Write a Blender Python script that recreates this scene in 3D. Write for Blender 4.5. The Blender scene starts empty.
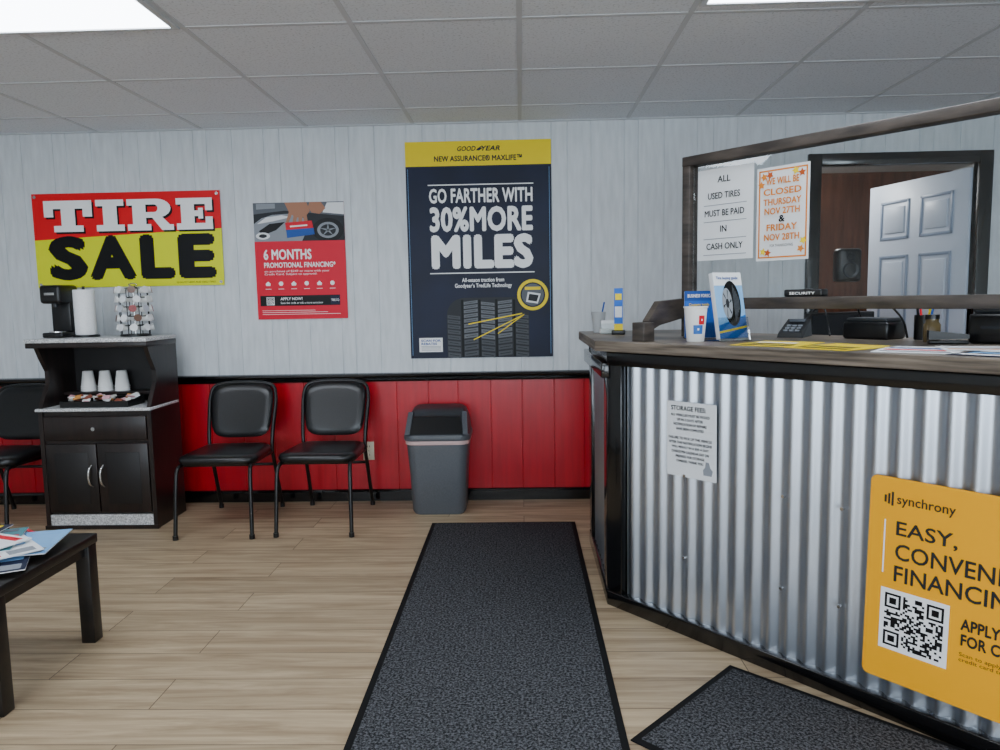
import bpy, bmesh, math, random
from mathutils import Vector, Matrix
random.seed(4)
S=bpy.context.scene
# ------------------------------------------------------------------ helpers
def lin(c):
    if isinstance(c,str):
        c=c.lstrip('#'); c=[int(c[i:i+2],16)/255 for i in (0,2,4)]
    return tuple(((x/12.92) if x<=.04045 else ((x+.055)/1.055)**2.4) for x in c)+(1,)
def new_mat(name,col,rough=.5,metal=0,spec=.5,coat=0,emit=0):
    m=bpy.data.materials.new(name); m.use_nodes=True
    b=m.node_tree.nodes['Principled BSDF']
    b.inputs['Base Color'].default_value=lin(col)
    b.inputs['Roughness'].default_value=rough
    b.inputs['Metallic'].default_value=metal
    b.inputs['Specular IOR Level'].default_value=spec if not name.startswith(('print_','banner_','sign_')) else .25
    b.inputs['Coat Weight'].default_value=coat
    if emit:
        b.inputs['Emission Color'].default_value=lin(col); b.inputs['Emission Strength'].default_value=emit
    return m
def nodes(m): return m.node_tree.nodes, m.node_tree.links, m.node_tree.nodes['Principled BSDF']
def noise_mat(name,c1,c2,scale=(10,10,10),nscale=1,detail=4,rough=.5,bump=0,metal=0,lo=.35,hi=.65,spec=.5,bdist=.002,coat=0):
    m=new_mat(name,c1,rough,metal,spec,coat); N,L,b=nodes(m)
    tc=N.new('ShaderNodeTexCoord'); mp=N.new('ShaderNodeMapping'); mp.inputs['Scale'].default_value=scale
    nz=N.new('ShaderNodeTexNoise'); nz.inputs['Scale'].default_value=nscale; nz.inputs['Detail'].default_value=detail
    cr=N.new('ShaderNodeValToRGB'); cr.color_ramp.elements[0].position=lo; cr.color_ramp.elements[1].position=hi
    cr.color_ramp.elements[0].color=lin(c1); cr.color_ramp.elements[1].color=lin(c2)
    L.new(tc.outputs['Object'],mp.inputs['Vector']); L.new(mp.outputs['Vector'],nz.inputs['Vector'])
    L.new(nz.outputs['Fac'],cr.inputs['Fac']); L.new(cr.outputs['Color'],b.inputs['Base Color'])
    if bump:
        bp=N.new('ShaderNodeBump'); bp.inputs['Strength'].default_value=bump; bp.inputs['Distance'].default_value=bdist
        L.new(nz.outputs['Fac'],bp.inputs['Height']); L.new(bp.outputs['Normal'],b.inputs['Normal'])
    return m
def root(name,loc=(0,0,0),rz=0):
    e=bpy.data.objects.new(name,None); e.location=loc; e.rotation_euler=(0,0,rz); e.empty_display_size=.1
    S.collection.objects.link(e); return e
def obj_from_bm(bm,name,parent,mat,smooth=False,M=None):
    if M is not None: bmesh.ops.transform(bm,matrix=M,verts=bm.verts)
    bmesh.ops.recalc_face_normals(bm,faces=bm.faces)
    me=bpy.data.meshes.new(name); bm.to_mesh(me); bm.free()
    if smooth:
        for p in me.polygons: p.use_smooth=True
    o=bpy.data.objects.new(name,me); S.collection.objects.link(o)
    if mat: me.materials.append(mat)
    if parent: o.parent=parent
    return o
def auto_smooth(o,ang=35):
    me=o.data
    for p in me.polygons: p.use_smooth=True
    bm=bmesh.new(); bm.from_mesh(me)
    for e in bm.edges:
        if len(e.link_faces)==2:
            e.smooth = e.calc_face_angle(0) < math.radians(ang)
    bm.to_mesh(me); bm.free()
    return o
def box(name,parent,mat,x0,x1,y0,y1,z0,z1,bev=0,M=None,seg=2):
    bm=bmesh.new(); bmesh.ops.create_cube(bm,size=1)
    for v in bm.verts:
        v.co=Vector(((x0+x1)/2+v.co.x*(x1-x0),(y0+y1)/2+v.co.y*(y1-y0),(z0+z1)/2+v.co.z*(z1-z0)))
    if bev: bmesh.ops.bevel(bm,geom=bm.edges[:],offset=bev,segments=seg,affect='EDGES',profile=.5)
    o=obj_from_bm(bm,name,parent,mat,M=M)
    if bev: auto_smooth(o,50)
    return o
def cyl(name,parent,mat,p0,p1,r0,r1=None,seg=24,M=None):
    r1=r0 if r1 is None else r1
    p0=Vector(p0);p1=Vector(p1); d=p1-p0
    bm=bmesh.new(); bmesh.ops.create_cone(bm,cap_ends=True,segments=seg,radius1=r0,radius2=r1,depth=d.length)
    q=Vector((0,0,1)).rotation_difference(d.normalized()).to_matrix().to_4x4()
    bmesh.ops.transform(bm,matrix=Matrix.Translation((p0+p1)/2)@q,verts=bm.verts)
    return auto_smooth(obj_from_bm(bm,name,parent,mat,M=M),40)
def tube(name,parent,mat,pts,r=.011,cyclic=False,M=None,smooth=2,seg=10):
    P=[Vector(p) for p in pts]
    for _ in range(smooth):
        Q=[]; n=len(P)
        if not cyclic: Q.append(P[0])
        for i in range(n if cyclic else n-1):
            a=P[i]; b=P[(i+1)%n]
            Q+= [a*.8+b*.2, a*.2+b*.8]
        if not cyclic: Q.append(P[-1])
        P=Q
    bm=bmesh.new(); rings=[]; n=len(P); up=None
    for i,p in enumerate(P):
        a=P[(i-1)%n] if (cyclic or i>0) else p; b=P[(i+1)%n] if (cyclic or i<n-1) else p
        t=(b-a).normalized()
        if up is None:
            up=Vector((0,0,1)) if abs(t.z)<.9 else Vector((1,0,0))
        u=(up-t*up.dot(t)).normalized(); up=u; w=t.cross(u)
        rings.append([bm.verts.new(p+u*r*math.cos(k*2*math.pi/seg)+w*r*math.sin(k*2*math.pi/seg)) for k in range(seg)])
    for i in range(n if cyclic else n-1):
        A=rings[i];B=rings[(i+1)%n]
        for k in range(seg): bm.faces.new((A[k],A[(k+1)%seg],B[(k+1)%seg],B[k]))
    if not cyclic:
        bm.faces.new(rings[0]); bm.faces.new(rings[-1])
    return obj_from_bm(bm,name,parent,mat,True,M)
def lathe(name,parent,mat,prof,c=(0,0,0),seg=28,M=None):
    bm=bmesh.new(); R=[]
    for r,z in prof:
        R.append([bm.verts.new((c[0]+max(r,.0004)*math.cos(k*2*math.pi/seg),c[1]+max(r,.0004)*math.sin(k*2*math.pi/seg),c[2]+z)) for k in range(seg)])
    for A,B in zip(R,R[1:]):
        for k in range(seg): bm.faces.new((A[k],A[(k+1)%seg],B[(k+1)%seg],B[k]))
    return auto_smooth(obj_from_bm(bm,name,parent,mat,M=M),45)
def poly(name,parent,mat,pts,y=0,th=.0006,M=None):
    """flat shape in local XZ plane, facing -Y"""
    bm=bmesh.new(); f=bm.faces.new([bm.verts.new((x,y,z)) for x,z in pts])
    r=bmesh.ops.extrude_face_region(bm,geom=[f]); bmesh.ops.translate(bm,vec=(0,th,0),verts=[v for v in r['geom'] if isinstance(v,bmesh.types.BMVert)])
    return obj_from_bm(bm,name,parent,mat,M=M)
def prism(name,parent,mat,pts,z0,z1,bev=0,M=None):
    bm=bmesh.new(); f=bm.faces.new([bm.verts.new((x,y,z0)) for x,y in pts])
    r=bmesh.ops.extrude_face_region(bm,geom=[f]); bmesh.ops.translate(bm,vec=(0,0,z1-z0),verts=[v for v in r['geom'] if isinstance(v,bmesh.types.BMVert)])
    if bev: bmesh.ops.bevel(bm,geom=bm.edges[:],offset=bev,segments=2,affect='EDGES',profile=.5)
    return obj_from_bm(bm,name,parent,mat,M=M)
def rect(name,parent,mat,x0,x1,z0,z1,y=0,th=.0006,M=None):
    return poly(name,parent,mat,[(x0,z0),(x1,z0),(x1,z1),(x0,z1)],y,th,M)
def ell(cx,cz,rx,rz,n=32,a0=0,a1=2*math.pi):
    return [(cx+rx*math.cos(a0+(a1-a0)*i/n),cz+rz*math.sin(a0+(a1-a0)*i/n)) for i in range(n)]
def text(name,parent,mat,body,x0,x1,z0,z1,y=0,bold=0.0,shear=0,M=None,align='LEFT',spacing=1,line=1):
    """text stretched to the box x0..x1, z0..z1 of the local XZ plane, facing -Y.  bold = stroke growth (font units)"""
    cu=bpy.data.curves.new(name,'FONT'); cu.body=body; cu.size=1; cu.shear=shear
    cu.resolution_u=3; cu.align_x=align; cu.space_character=spacing+bold*1.2; cu.space_line=line
    t=bpy.data.objects.new(name+'_c',cu); S.collection.objects.link(t); bpy.context.view_layer.update()
    me=bpy.data.meshes.new_from_object(t); bpy.data.objects.remove(t)
    src=[v.co.copy() for v in me.vertices]; faces=[tuple(p.vertices) for p in me.polygons]
    offs=[(0,0)]
    if bold: offs=[(0,0)]+[(bold*math.cos(k*math.pi/4),bold*math.sin(k*math.pi/4)) for k in range(8)]
    V=[];F=[]
    for k,(ox,oy) in enumerate(offs):
        b0=len(V); V+=[(c.x+ox,c.y+oy,k) for c in src]; F+=[tuple(i+b0 for i in f) for f in faces]
    ax=min(v[0] for v in V);bx=max(v[0] for v in V);ay=min(v[1] for v in V);by=max(v[1] for v in V)
    m2=bpy.data.meshes.new(name)
    m2.from_pydata([(x0+(v[0]-ax)/(bx-ax)*(x1-x0), y-.00012*v[2], z0+(v[1]-ay)/(by-ay)*(z1-z0)) for v in V],[],F)
    if M is not None: m2.transform(M)
    m2.materials.append(mat)
    o=bpy.data.objects.new(name,m2); S.collection.objects.link(o)
    if parent: o.parent=parent
    return o
def rrect_ring(w,d,r,n=6):
    pts=[]
    for cx,cy,a in ((w/2-r,d/2-r,0),(-w/2+r,d/2-r,90),(-w/2+r,-d/2+r,180),(w/2-r,-d/2+r,270)):
        for i in range(n+1):
            t=math.radians(a+90*i/n); pts.append((cx+r*math.cos(t),cy+r*math.sin(t)))
    return pts
def loft(name,parent,mat,secs,M=None,ang=40):
    bm=bmesh.new(); R=[[bm.verts.new(p) for p in s] for s in secs]; n=len(R[0])
    for A,B in zip(R,R[1:]):
        for k in range(n): bm.faces.new((A[k],A[(k+1)%n],B[(k+1)%n],B[k]))
    bm.faces.new(R[0]); bm.faces.new(R[-1])
    return auto_smooth(obj_from_bm(bm,name,parent,mat,M=M),ang)
# ------------------------------------------------------------------ materials
white=new_mat('print_white','#f6f6f6',.5); black=new_mat('print_black','#0b0b0d',.45)
navy=noise_mat('print_navy','#10162b','#141c38',(1,1,1),3,2,.45)
yellow=new_mat('print_yellow','#f0d400',.45); red=new_mat('print_red','#d4122a',.45); pred=new_mat('print_crimson','#d81434',.45)
byellow=new_mat('banner_yellow','#e2e800',.4); bred=new_mat('banner_red','#de1020',.4)
sy=new_mat('sign_amber','#f5a900',.5); grey=new_mat('print_grey','#8d9299',.5); dgrey=new_mat('print_dark_grey','#25282c',.5); mgrey=new_mat('print_mid_grey','#5c6168',.5)
blue=new_mat('print_blue','#1d4f9e',.45); lblue=new_mat('print_light_blue','#7fb2e0',.45); orange=new_mat('print_orange','#d9822b',.5)
skin=new_mat('print_skin','#a9765c',.5)
paper=new_mat('paper_white','#e6e8ea',.6)
blk_trim=new_mat('black_gloss_paint','#060607',.18,coat=.3)
blk_wood=noise_mat('black_stained_wood','#0b0a0a','#1a1513',(3,40,40),1,4,.35,.1)
esp=noise_mat('espresso_laminate','#15100f','#261b19',(40,40,4),1,5,.35,.05)
esp_in=new_mat('espresso_interior','#120f10',.5)
chrome=new_mat('brushed_nickel','#c9c9c9',.25,1)
vinyl=noise_mat('black_vinyl','#0a0a0b','#121214',(60,60,60),2,3,.3,.15)
frame_m=new_mat('black_powder_coat','#0a0a0b',.35)
plast_g=noise_mat('grey_plastic','#4b4e53','#54575c',(80,80,80),2,2,.45,.05)
plast_d=new_mat('dark_grey_plastic','#2f3236',.4)
plast_b=new_mat('black_plastic','#0c0c0e',.35); rubber=new_mat('black_rubber','#101011',.8,spec=.2)
almond=new_mat('almond_plastic','#d8cdb4',.4)
cupw=new_mat('white_foam','#f4f4f2',.5)
ptowel=noise_mat('paper_towel','#e9eaec','#f5f5f5',(90,90,90),2,2,.8,.3)
lam=noise_mat('speckled_laminate','#9d9d9e','#e6e6e6',(120,120,120),1,5,.3)
wood_top=noise_mat('weathered_wood','#453c33','#85786a',(3,3,60),1.2,6,.4,.2)
wood_fr=noise_mat('grey_stained_wood','#2c2622','#504740',(6,6,30),1.2,6,.5,.2)
doorw=new_mat('door_white','#ccd5e4',.4); door_shade=new_mat('door_moulding_shade','#8f9db4',.4)  # second tone: bluish panel shadows painted into the moulding colour
brown=noise_mat('brown_panelling','#4a2b1b','#6a4231',(20,20,2),1,4,.5)
wallw=noise_mat('painted_panelling','#c7ccd0','#d9dee2',(34,34,5),1.0,6,.5,.4,lo=.3,hi=.7)
wallr=noise_mat('red_painted_panelling','#ab001a','#ba041f',(30,30,3),1,3,.3,.06)
plainw=noise_mat('painted_drywall','#c8cccd','#d3d6d6',(20,20,20),1,4,.6,.1)
def tile_mat():
    m=new_mat('ceiling_tile','#dcdedf',.85); N,L,b=nodes(m)
    tc=N.new('ShaderNodeTexCoord'); n1=N.new('ShaderNodeTexNoise'); n1.inputs['Scale'].default_value=95; n1.inputs['Detail'].default_value=3
    cr=N.new('ShaderNodeValToRGB'); e=cr.color_ramp.elements; e[0].position=.33; e[1].position=.45; e[0].color=lin('#c5c9ce'); e[1].color=lin('#e0e4ea')
    L.new(tc.outputs['Object'],n1.inputs['Vector']); L.new(n1.outputs['Fac'],cr.inputs['Fac']); L.new(cr.outputs['Color'],b.inputs['Base Color'])
    bp=N.new('ShaderNodeBump'); bp.inputs['Strength'].default_value=.25; bp.inputs['Distance'].default_value=.002
    L.new(n1.outputs['Fac'],bp.inputs['Height']); L.new(bp.outputs['Normal'],b.inputs['Normal']); return m
def floor_mat():
    m=new_mat('oak_vinyl_plank','#b49a78',.45,spec=.35); N,L,b=nodes(m)
    tc=N.new('ShaderNodeTexCoord'); br=N.new('ShaderNodeTexBrick')
    br.inputs['Scale'].default_value=1; br.inputs['Brick Width'].default_value=1.22; br.inputs['Row Height'].default_value=.19
    br.inputs['Mortar Size'].default_value=.0018; br.inputs['Mortar Smooth'].default_value=.1; br.inputs['Bias'].default_value=0
    br.offset=.37; br.offset_frequency=2
    br.inputs['Color1'].default_value=(0,0,0,1); br.inputs['Color2'].default_value=(1,1,1,1); br.inputs['Mortar'].default_value=(.5,.5,.5,1)
    L.new(tc.outputs['Object'],br.inputs['Vector'])
    mp=N.new('ShaderNodeMapping'); mp.inputs['Scale'].default_value=(1.1,14,1)
    L.new(tc.outputs['Object'],mp.inputs['Vector'])
    add=N.new('ShaderNodeVectorMath'); add.operation='ADD'
    sc=N.new('ShaderNodeVectorMath'); sc.operation='SCALE'; sc.inputs['Scale'].default_value=9
    L.new(br.outputs['Color'],sc.inputs[0]); L.new(mp.outputs['Vector'],add.inputs[0]); L.new(sc.outputs[0],add.inputs[1])
    nz=N.new('ShaderNodeTexNoise'); nz.inputs['Scale'].default_value=1.6; nz.inputs['Detail'].default_value=8; nz.inputs['Distortion'].default_value=.6; nz.inputs['Roughness'].default_value=.65
    L.new(add.outputs[0],nz.inputs['Vector'])
    cr=N.new('ShaderNodeValToRGB'); e=cr.color_ramp.elements; e[0].position=.3; e[1].position=.7; e[0].color=lin('#897359'); e[1].color=lin('#c7b292')
    L.new(nz.outputs['Fac'],cr.inputs['Fac'])
    hsv=N.new('ShaderNodeHueSaturation'); mr=N.new('ShaderNodeMapRange'); mr.inputs['To Min'].default_value=.88; mr.inputs['To Max'].default_value=1.1
    L.new(br.outputs['Color'],mr.inputs['Value']); L.new(mr.outputs['Result'],hsv.inputs['Value']); L.new(cr.outputs['Color'],hsv.inputs['Color'])
    mx=N.new('ShaderNodeMix'); mx.data_type='RGBA'; mx.inputs['B'].default_value=lin('#5b4a38')
    L.new(br.outputs['Fac'],mx.inputs['Factor']); L.new(hsv.outputs['Color'],mx.inputs['A']); L.new(mx.outputs['Result'],b.inputs['Base Color'])
    bp=N.new('ShaderNodeBump'); bp.inputs['Strength'].default_value=.1; bp.inputs['Distance'].default_value=.002
    L.new(nz.outputs['Fac'],bp.inputs['Height']); L.new(bp.outputs['Normal'],b.inputs['Normal']); return m
def metal_mat():
    m=new_mat('galvanized_steel','#bfc5ce',.36,1); N,L,b=nodes(m)
    tc=N.new('ShaderNodeTexCoord'); nz=N.new('ShaderNodeTexNoise'); nz.inputs['Scale'].default_value=3; nz.inputs['Detail'].default_value=2
    L.new(tc.outputs['Object'],nz.inputs['Vector'])
    cr=N.new('ShaderNodeValToRGB'); e=cr.color_ramp.elements; e[0].position=.3;e[1].position=.7; e[0].color=lin('#b9c0ca'); e[1].color=lin('#c4cad3')
    L.new(nz.outputs['Fac'],cr.inputs['Fac']); L.new(cr.outputs['Color'],b.inputs['Base Color']); return m
def carpet_mat():
    m=new_mat('charcoal_carpet','#2a2b2e',.95,spec=.1); N,L,b=nodes(m)
    tc=N.new('ShaderNodeTexCoord'); vo=N.new('ShaderNodeTexNoise'); vo.inputs['Scale'].default_value=120; vo.inputs['Detail'].default_value=3; vo.inputs['Roughness'].default_value=.7
    cr=N.new('ShaderNodeValToRGB'); e=cr.color_ramp.elements; e[0].position=.42;e[1].position=.64; e[0].color=lin('#1e1f21'); e[1].color=lin('#67686c')
    L.new(tc.outputs['Object'],vo.inputs['Vector']); L.new(vo.outputs['Fac'],cr.inputs['Fac']); L.new(cr.outputs['Color'],b.inputs['Base Color'])
    bp=N.new('ShaderNodeBump'); bp.inputs['Strength'].default_value=.6; bp.inputs['Distance'].default_value=.003
    L.new(vo.outputs['Fac'],bp.inputs['Height']); L.new(bp.outputs['Normal'],b.inputs['Normal']); return m
def glass_mat():
    m=bpy.data.materials.new('clear_glass'); m.use_nodes=True; N=m.node_tree.nodes; L=m.node_tree.links; N.clear()
    o=N.new('ShaderNodeOutputMaterial'); t=N.new('ShaderNodeBsdfTransparent'); g=N.new('ShaderNodeBsdfGlossy'); g.inputs['Roughness'].default_value=.03
    t.inputs['Color'].default_value=(.95,.97,.97,1)
    fr=N.new('ShaderNodeFresnel'); fr.inputs['IOR'].default_value=1.45; mx=N.new('ShaderNodeMixShader')
    L.new(fr.outputs['Fac'],mx.inputs['Fac']); L.new(t.outputs['BSDF'],mx.inputs[1]); L.new(g.outputs['BSDF'],mx.inputs[2]); L.new(mx.outputs['Shader'],o.inputs['Surface'])
    return m
tile=tile_mat(); floorm=floor_mat(); galv=metal_mat(); carpet=carpet_mat(); glass=glass_mat()
gridm=new_mat('ceiling_grid_white','#c3c6ca',.5)
diffuser=new_mat('light_diffuser','#ecf4ff',.5,emit=12)
H=2.38
# ------------------------------------------------------------------ room shell
def grooved_wall(name,mat,x0,x1,z0,z1,spac,y=0,depth=.005,w=.008):
    xs=[]; i=0
    k=int(x0/ sum(spac))-1; x=k*sum(spac)
    while x<x1:
        if x>x0+.02 and x<x1-.02: xs.append(x)
        x+=spac[i%len(spac)]; i+=1
    prof=[(x0,y)]
    for g in xs: prof+= [(g-w/2,y),(g-w*.2,y+depth),(g+w*.2,y+depth),(g+w/2,y)]
    prof+=[(x1,y),(x1,y+.05),(x0,y+.05)]
    bm=bmesh.new()
    a=[bm.verts.new((px,py,z0)) for px,py in prof]; b=[bm.verts.new((px,py,z1)) for px,py in prof]
    n=len(prof)
    for j in range(n): bm.faces.new((a[j],a[(j+1)%n],b[(j+1)%n],b[j]))
    bm.faces.new(a); bm.faces.new(b)
    return obj_from_bm(bm,name,None,mat)
SP=[.20,.10,.145,.205,.085,.16]
XL,XR,YR=-4.1,4.0,-7.6
grooved_wall('wall_back',wallw,XL,1.85,.80,H,SP)
grooved_wall('wall_back_right',wallw,2.80,XR,.80,H,SP)
grooved_wall('wall_back_over_door',wallw,1.85,2.80,2.07,H,SP)
grooved_wall('wall_back_wainscot',wallr,XL,1.85,0,.80,[.205,.19,.21,.2])
grooved_wall('wall_back_wainscot_right',wallr,2.80,XR,0,.80,[.205,.19,.21,.2])
box('wall_left',None,plainw,XL-.05,XL,YR,.05,0,H)
box('wall_right',None,plainw,XR,XR+.05,YR,.05,0,H)
fw=[(XL,-3.2,0,H),(-.9,-.5,0,H),(1.0,1.4,0,H),(3.4,XR,0,H),(-3.2,-.9,0,.7),(-3.2,-.9,2.1,H),(1.4,3.4,0,.7),(1.4,3.4,2.1,H),(-.5,1.0,2.1,H)]
bm=bmesh.new()
for a,b,c,d in fw:
    r=bmesh.ops.create_cube(bm,size=1)
    for v in r['verts']: v.co=Vector(((a+b)/2+v.co.x*(b-a),YR-.05+v.co.y*.1,(c+d)/2+v.co.z*(d-c)))
obj_from_bm(bm,'wall_front',None,plainw)
for i,(a,b,c,d) in enumerate([(-3.2,-.9,.7,2.1),(1.4,3.4,.7,2.1)]):
    w=root('window_%d'%(i+1),(0,YR-.05,0))
    box('pane',w,glass,a,b,-.004,.004,c,d)
    for nm,q in (('l',(a,a+.05,c,d)),('r',(b-.05,b,c,d)),('b',(a,b,c,c+.05)),('t',(a,b,d-.05,d)),('m',((a+b)/2-.02,(a+b)/2+.02,c,d))):
        box('frame_'+nm,w,frame_m,q[0],q[1],-.03,.03,q[2],q[3])
w=root('door_2',(0,YR-.05,0)); box('pane',w,glass,-.42,.92,-.004,.004,.15,2.05)
for nm,q in (('l',(-.5,-.4,0,2.1)),('r',(.9,1.0,0,2.1)),('b',(-.4,.9,0,.16)),('t',(-.4,.9,2.0,2.1))):
    box('frame_'+nm,w,frame_m,q[0],q[1],-.025,.025,q[2],q[3])
cyl('pull_handle',w,chrome,(.8,.06,.9),(.8,.06,1.3),.012)
box('floor',None,floorm,XL,XR,YR,2.6,-.05,0)
bm=bmesh.new()
def addbox(bm,a,b,c,d,e,f,mi=0):
    r=bmesh.ops.create_cube(bm,size=1)
    for v in r['verts']: v.co=Vector(((a+b)/2+v.co.x*(b-a),(c+d)/2+v.co.y*(d-c),(e+f)/2+v.co.z*(f-e)))
    for fc in {f for v in r['verts'] for f in v.link_faces}: fc.material_index=mi
addbox(bm,XL,XR,YR,.05,H,H+.04)
T=.66
for k in range(-6,7):
    x=.01+k*T
    if XL<x<XR: addbox(bm,x-.011,x+.011,YR,0,H-.003,H+.002,1)
ys=[-.38-T*k for k in range(0,11)]
for y in ys: addbox(bm,XL,XR,y-.011,y+.011,H-.0025,H+.002,1)
addbox(bm,XL,XR,-.022,0,H-.006,H+.002,1)
c=obj_from_bm(bm,'ceiling',None,tile); c.data.materials.append(gridm)
for (lx,ly) in [(-1.97,-2.03),(1.33,-2.11),(-1.97,-4.67),(1.33,-4.67),(-.65,-6.65)]:
    r=root('ceiling_light',(lx,ly,H))
    box('diffuser',r,diffuser,-.63,.63,-.305,.305,-.007,-.003)
    for nm,q in (('l',(-.65,-.625,-.32,.32)),('r',(.625,.65,-.32,.32)),('f',(-.625,.625,-.32,-.3)),('b',(-.625,.625,.3,.32))):
        box('rim_'+nm,r,gridm,q[0],q[1],q[2],q[3],-.012,0)
def prof_trim(name,mat,x0,x1,prof):
    bm=bmesh.new(); a=[bm.verts.new((x0,y,z)) for y,z in prof]; b=[bm.verts.new((x1,y,z)) for y,z in prof]; n=len(prof)
    for j in range(n): bm.faces.new((a[j],a[(j+1)%n],b[(j+1)%n],b[j]))
    bm.faces.new(a); bm.faces.new(b); return obj_from_bm(bm,name,None,mat)
cr_prof=[(0,.78),(-.012,.782),(-.018,.792),(-.012,.800),(-.024,.808),(-.030,.818),(-.024,.830),(-.008,.834),(0,.836)]
prof_trim('trim_1',blk_trim,XL,1.76,cr_prof); prof_trim('trim_2',blk_trim,2.88,XR,cr_prof)
bb=[(0,0),(-.016,0),(-.016,.06),(-.010,.072),(0,.076)]
prof_trim('baseboard_back',blk_trim,XL,1.76,bb)
box('baseboard_left',None,blk_trim,XL,XL+.015,YR,-.02,0,.076); box('baseboard_right',None,blk_trim,XR-.015,XR,YR,-.02,0,.076)
# door in back wall
d=root('door_1',(0,0,0))
box('casing_left',d,blk_trim,1.77,1.85,-.025,.05,0,2.14,.004); box('casing_right',d,blk_trim,2.80,2.88,-.025,.05,0,2.14,.004)
box('casing_top',d,blk_trim,1.85,2.80,-.025,.05,2.07,2.14,.004)
A=math.radians(77)
DM=Matrix.Translation((2.785,.05,0))@Matrix.Rotation(-A,4,'Z')
lw=.90
box('leaf',d,doorw,-lw,0,0,.035,.01,2.05,.002,M=DM)
def panel(x0,x1,z0,z1,i):
    for nm,q in (('a',(x0,x1,z0,z0+.02)),('b',(x0,x1,z1-.02,z1)),('c',(x0,x0+.02,z0,z1)),('e',(x1-.02,x1,z0,z1))):
        box('moulding_%d%s'%(i,nm),d,door_shade,q[0],q[1],-.006,0.001,q[2],q[3],.002,M=DM)
    box('panel_%d'%i,d,doorw,x0+.045,x1-.045,-.007,0.001,z0+.045,z1-.045,.004,M=DM)
i=0
for (z0,z1) in ((.2,.85),(1.0,1.55),(1.66,1.93)):
    for (x0,x1) in ((-lw+.12,-lw/2-.05),(-lw/2+.05,-.12)):
        panel(x0,x1,z0,z1,i); i+=1
cyl('knob',d,chrome,(-lw+.06,-.06,.95),(-lw+.06,0,.95),.028,.02,M=DM)
box('wall_hallway_back',None,brown,1.2,4.0,2.3,2.35,0,H)
box('wall_hallway_left',None,brown,1.2,1.25,.05,2.3,0,H); box('wall_hallway_right',None,plainw,3.95,4.0,.05,2.3,0,H)
box('ceiling_hallway',None,plainw,1.2,4.0,.05,2.35,H,H+.04)
# ------------------------------------------------------------------ banner
b=root('sale_banner',(-3.085,-.012,1.415))
W,Hh=1.205,.59
rect('vinyl_red',b,bred,0,W,.30,Hh,0,.002)
poly('vinyl_yellow',b,byellow,[(0,0),(W,0),(W,.355),(0,.30)],-.0008,.002)
def slab_word(par,mt,y,dx,dz,pre):
    z0,z1=.350+dz,.545+dz; h=z1-z0; cnt=[0]
    def yy(): cnt[0]+=1; return y-.00012*cnt[0]
    def R(n,a,b_,c_,d_): rect(pre+n,par,mt,a+dx,b_+dx,z0+c_*h,z0+d_*h,yy(),.0001)
    R('T1',.075,.385,.74,1); R('T2',.075,.135,.48,.80); R('T3',.325,.385,.48,.80); R('T4',.185,.275,.1,.9); R('T5',.135,.325,0,.2)
    R('I1',.41,.59,.80,1); R('I2',.41,.59,0,.2); R('I3',.455,.545,.1,.9)
    R('R1',.61,.72,.80,1); R('R2',.61,.76,0,.2); R('R3',.645,.730,.1,.9)
    def arc(cx,cz,rx,rz,n): return [(cx+rx*math.sin(math.pi*i/n),cz+rz*math.cos(math.pi*i/n)) for i in range(n+1)]
    Oo=[(.71,1)]+arc(.80,.70,.09,.30,10)+[(.71,.40)]; I=[(.71,.82)]+arc(.785,.70,.022,.12,10)+[(.71,.58)]
    bm=bmesh.new(); q=yy()
    vo=[bm.verts.new((x+dx,q,z0+z*h)) for x,z in Oo]; vi=[bm.verts.new((x+dx,q,z0+z*h)) for x,z in I]
    for k in range(len(Oo)-1): bm.faces.new((vo[k],vo[k+1],vi[k+1],vi[k]))
    obj_from_bm(bm,pre+'R4',par,mt)
    poly(pre+'R5',par,mt,[(.755+dx,z0+.50*h),(.82+dx,z0+.50*h),(.88+dx,z0+.18*h),(.905+dx,z0+.18*h),(.905+dx,z0),(.83+dx,z0)],yy(),.0001)
    R('E1',.925,1.155,.80,1); R('E2',.925,1.155,0,.2); R('E3',.955,1.04,.1,.9); R('E4',1.02,1.08,.42,.60); R('E5',1.11,1.155,.60,.9); R('E6',1.11,1.155,.1,.40); R('E7',1.065,1.095,.34,.68)
slab_word(b,black,-.002,.010,-.012,'shadow_'); slab_word(b,white,-.0045,0,0,'letter_')
# SALE: each letter fitted to its own box (heavy condensed capitals)
for s_,a,b_ in (('S',.085,.335),('A',.345,.645),('L',.675,.895),('E',.92,1.16)):
    text('text_sale_'+s_.lower(),b,black,s_,a,b_,.045,.325,-.0025,bold=.06)
for x,z in ((.02,.57),(W-.02,.57),(.02,.02),(W-.02,.02)): cyl('grommet',b,chrome,(x,-.004,z),(x,.002,z),.010)
text('small_print',b,black,'QUALITY NEW AND USED TIRES',.90,1.15,.014,.026,-.003)
# ------------------------------------------------------------------ financing poster
p=root('financing_poster',(-1.675,-.006,1.19))
W,Hh=.575,.73
rect('sheet',p,pred,0,W,0,Hh,0,.002)
rect('photo_background',p,dgrey,0.0,W,.485,Hh,-.001)
poly('photo_shop_wall',p,mgrey,[(0,.73),(0,.66),(.2,.68),(.575,.64),(.575,.73)],-.0013)
poly('photo_window',p,paper,[(.44,.665),(.575,.65),(.575,.725),(.47,.725)],-.0015); poly('photo_window_2',p,grey,[(.02,.69),(.14,.695),(.14,.725),(.02,.725)],-.0015)
poly('photo_bonnet',p,grey,[(0,.485),(0,.60),(.05,.635),(.12,.655),(.22,.66),(.30,.645),(.36,.60),(.30,.485)],-.0017)
poly('photo_bonnet_shine',p,paper,[(.02,.60),(.08,.64),(.18,.652),(.24,.64),(.12,.615)],-.002)
poly('photo_windscreen',p,black,[(.03,.555),(.10,.60),(.20,.61),(.14,.56),(.06,.53)],-.002)
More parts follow.
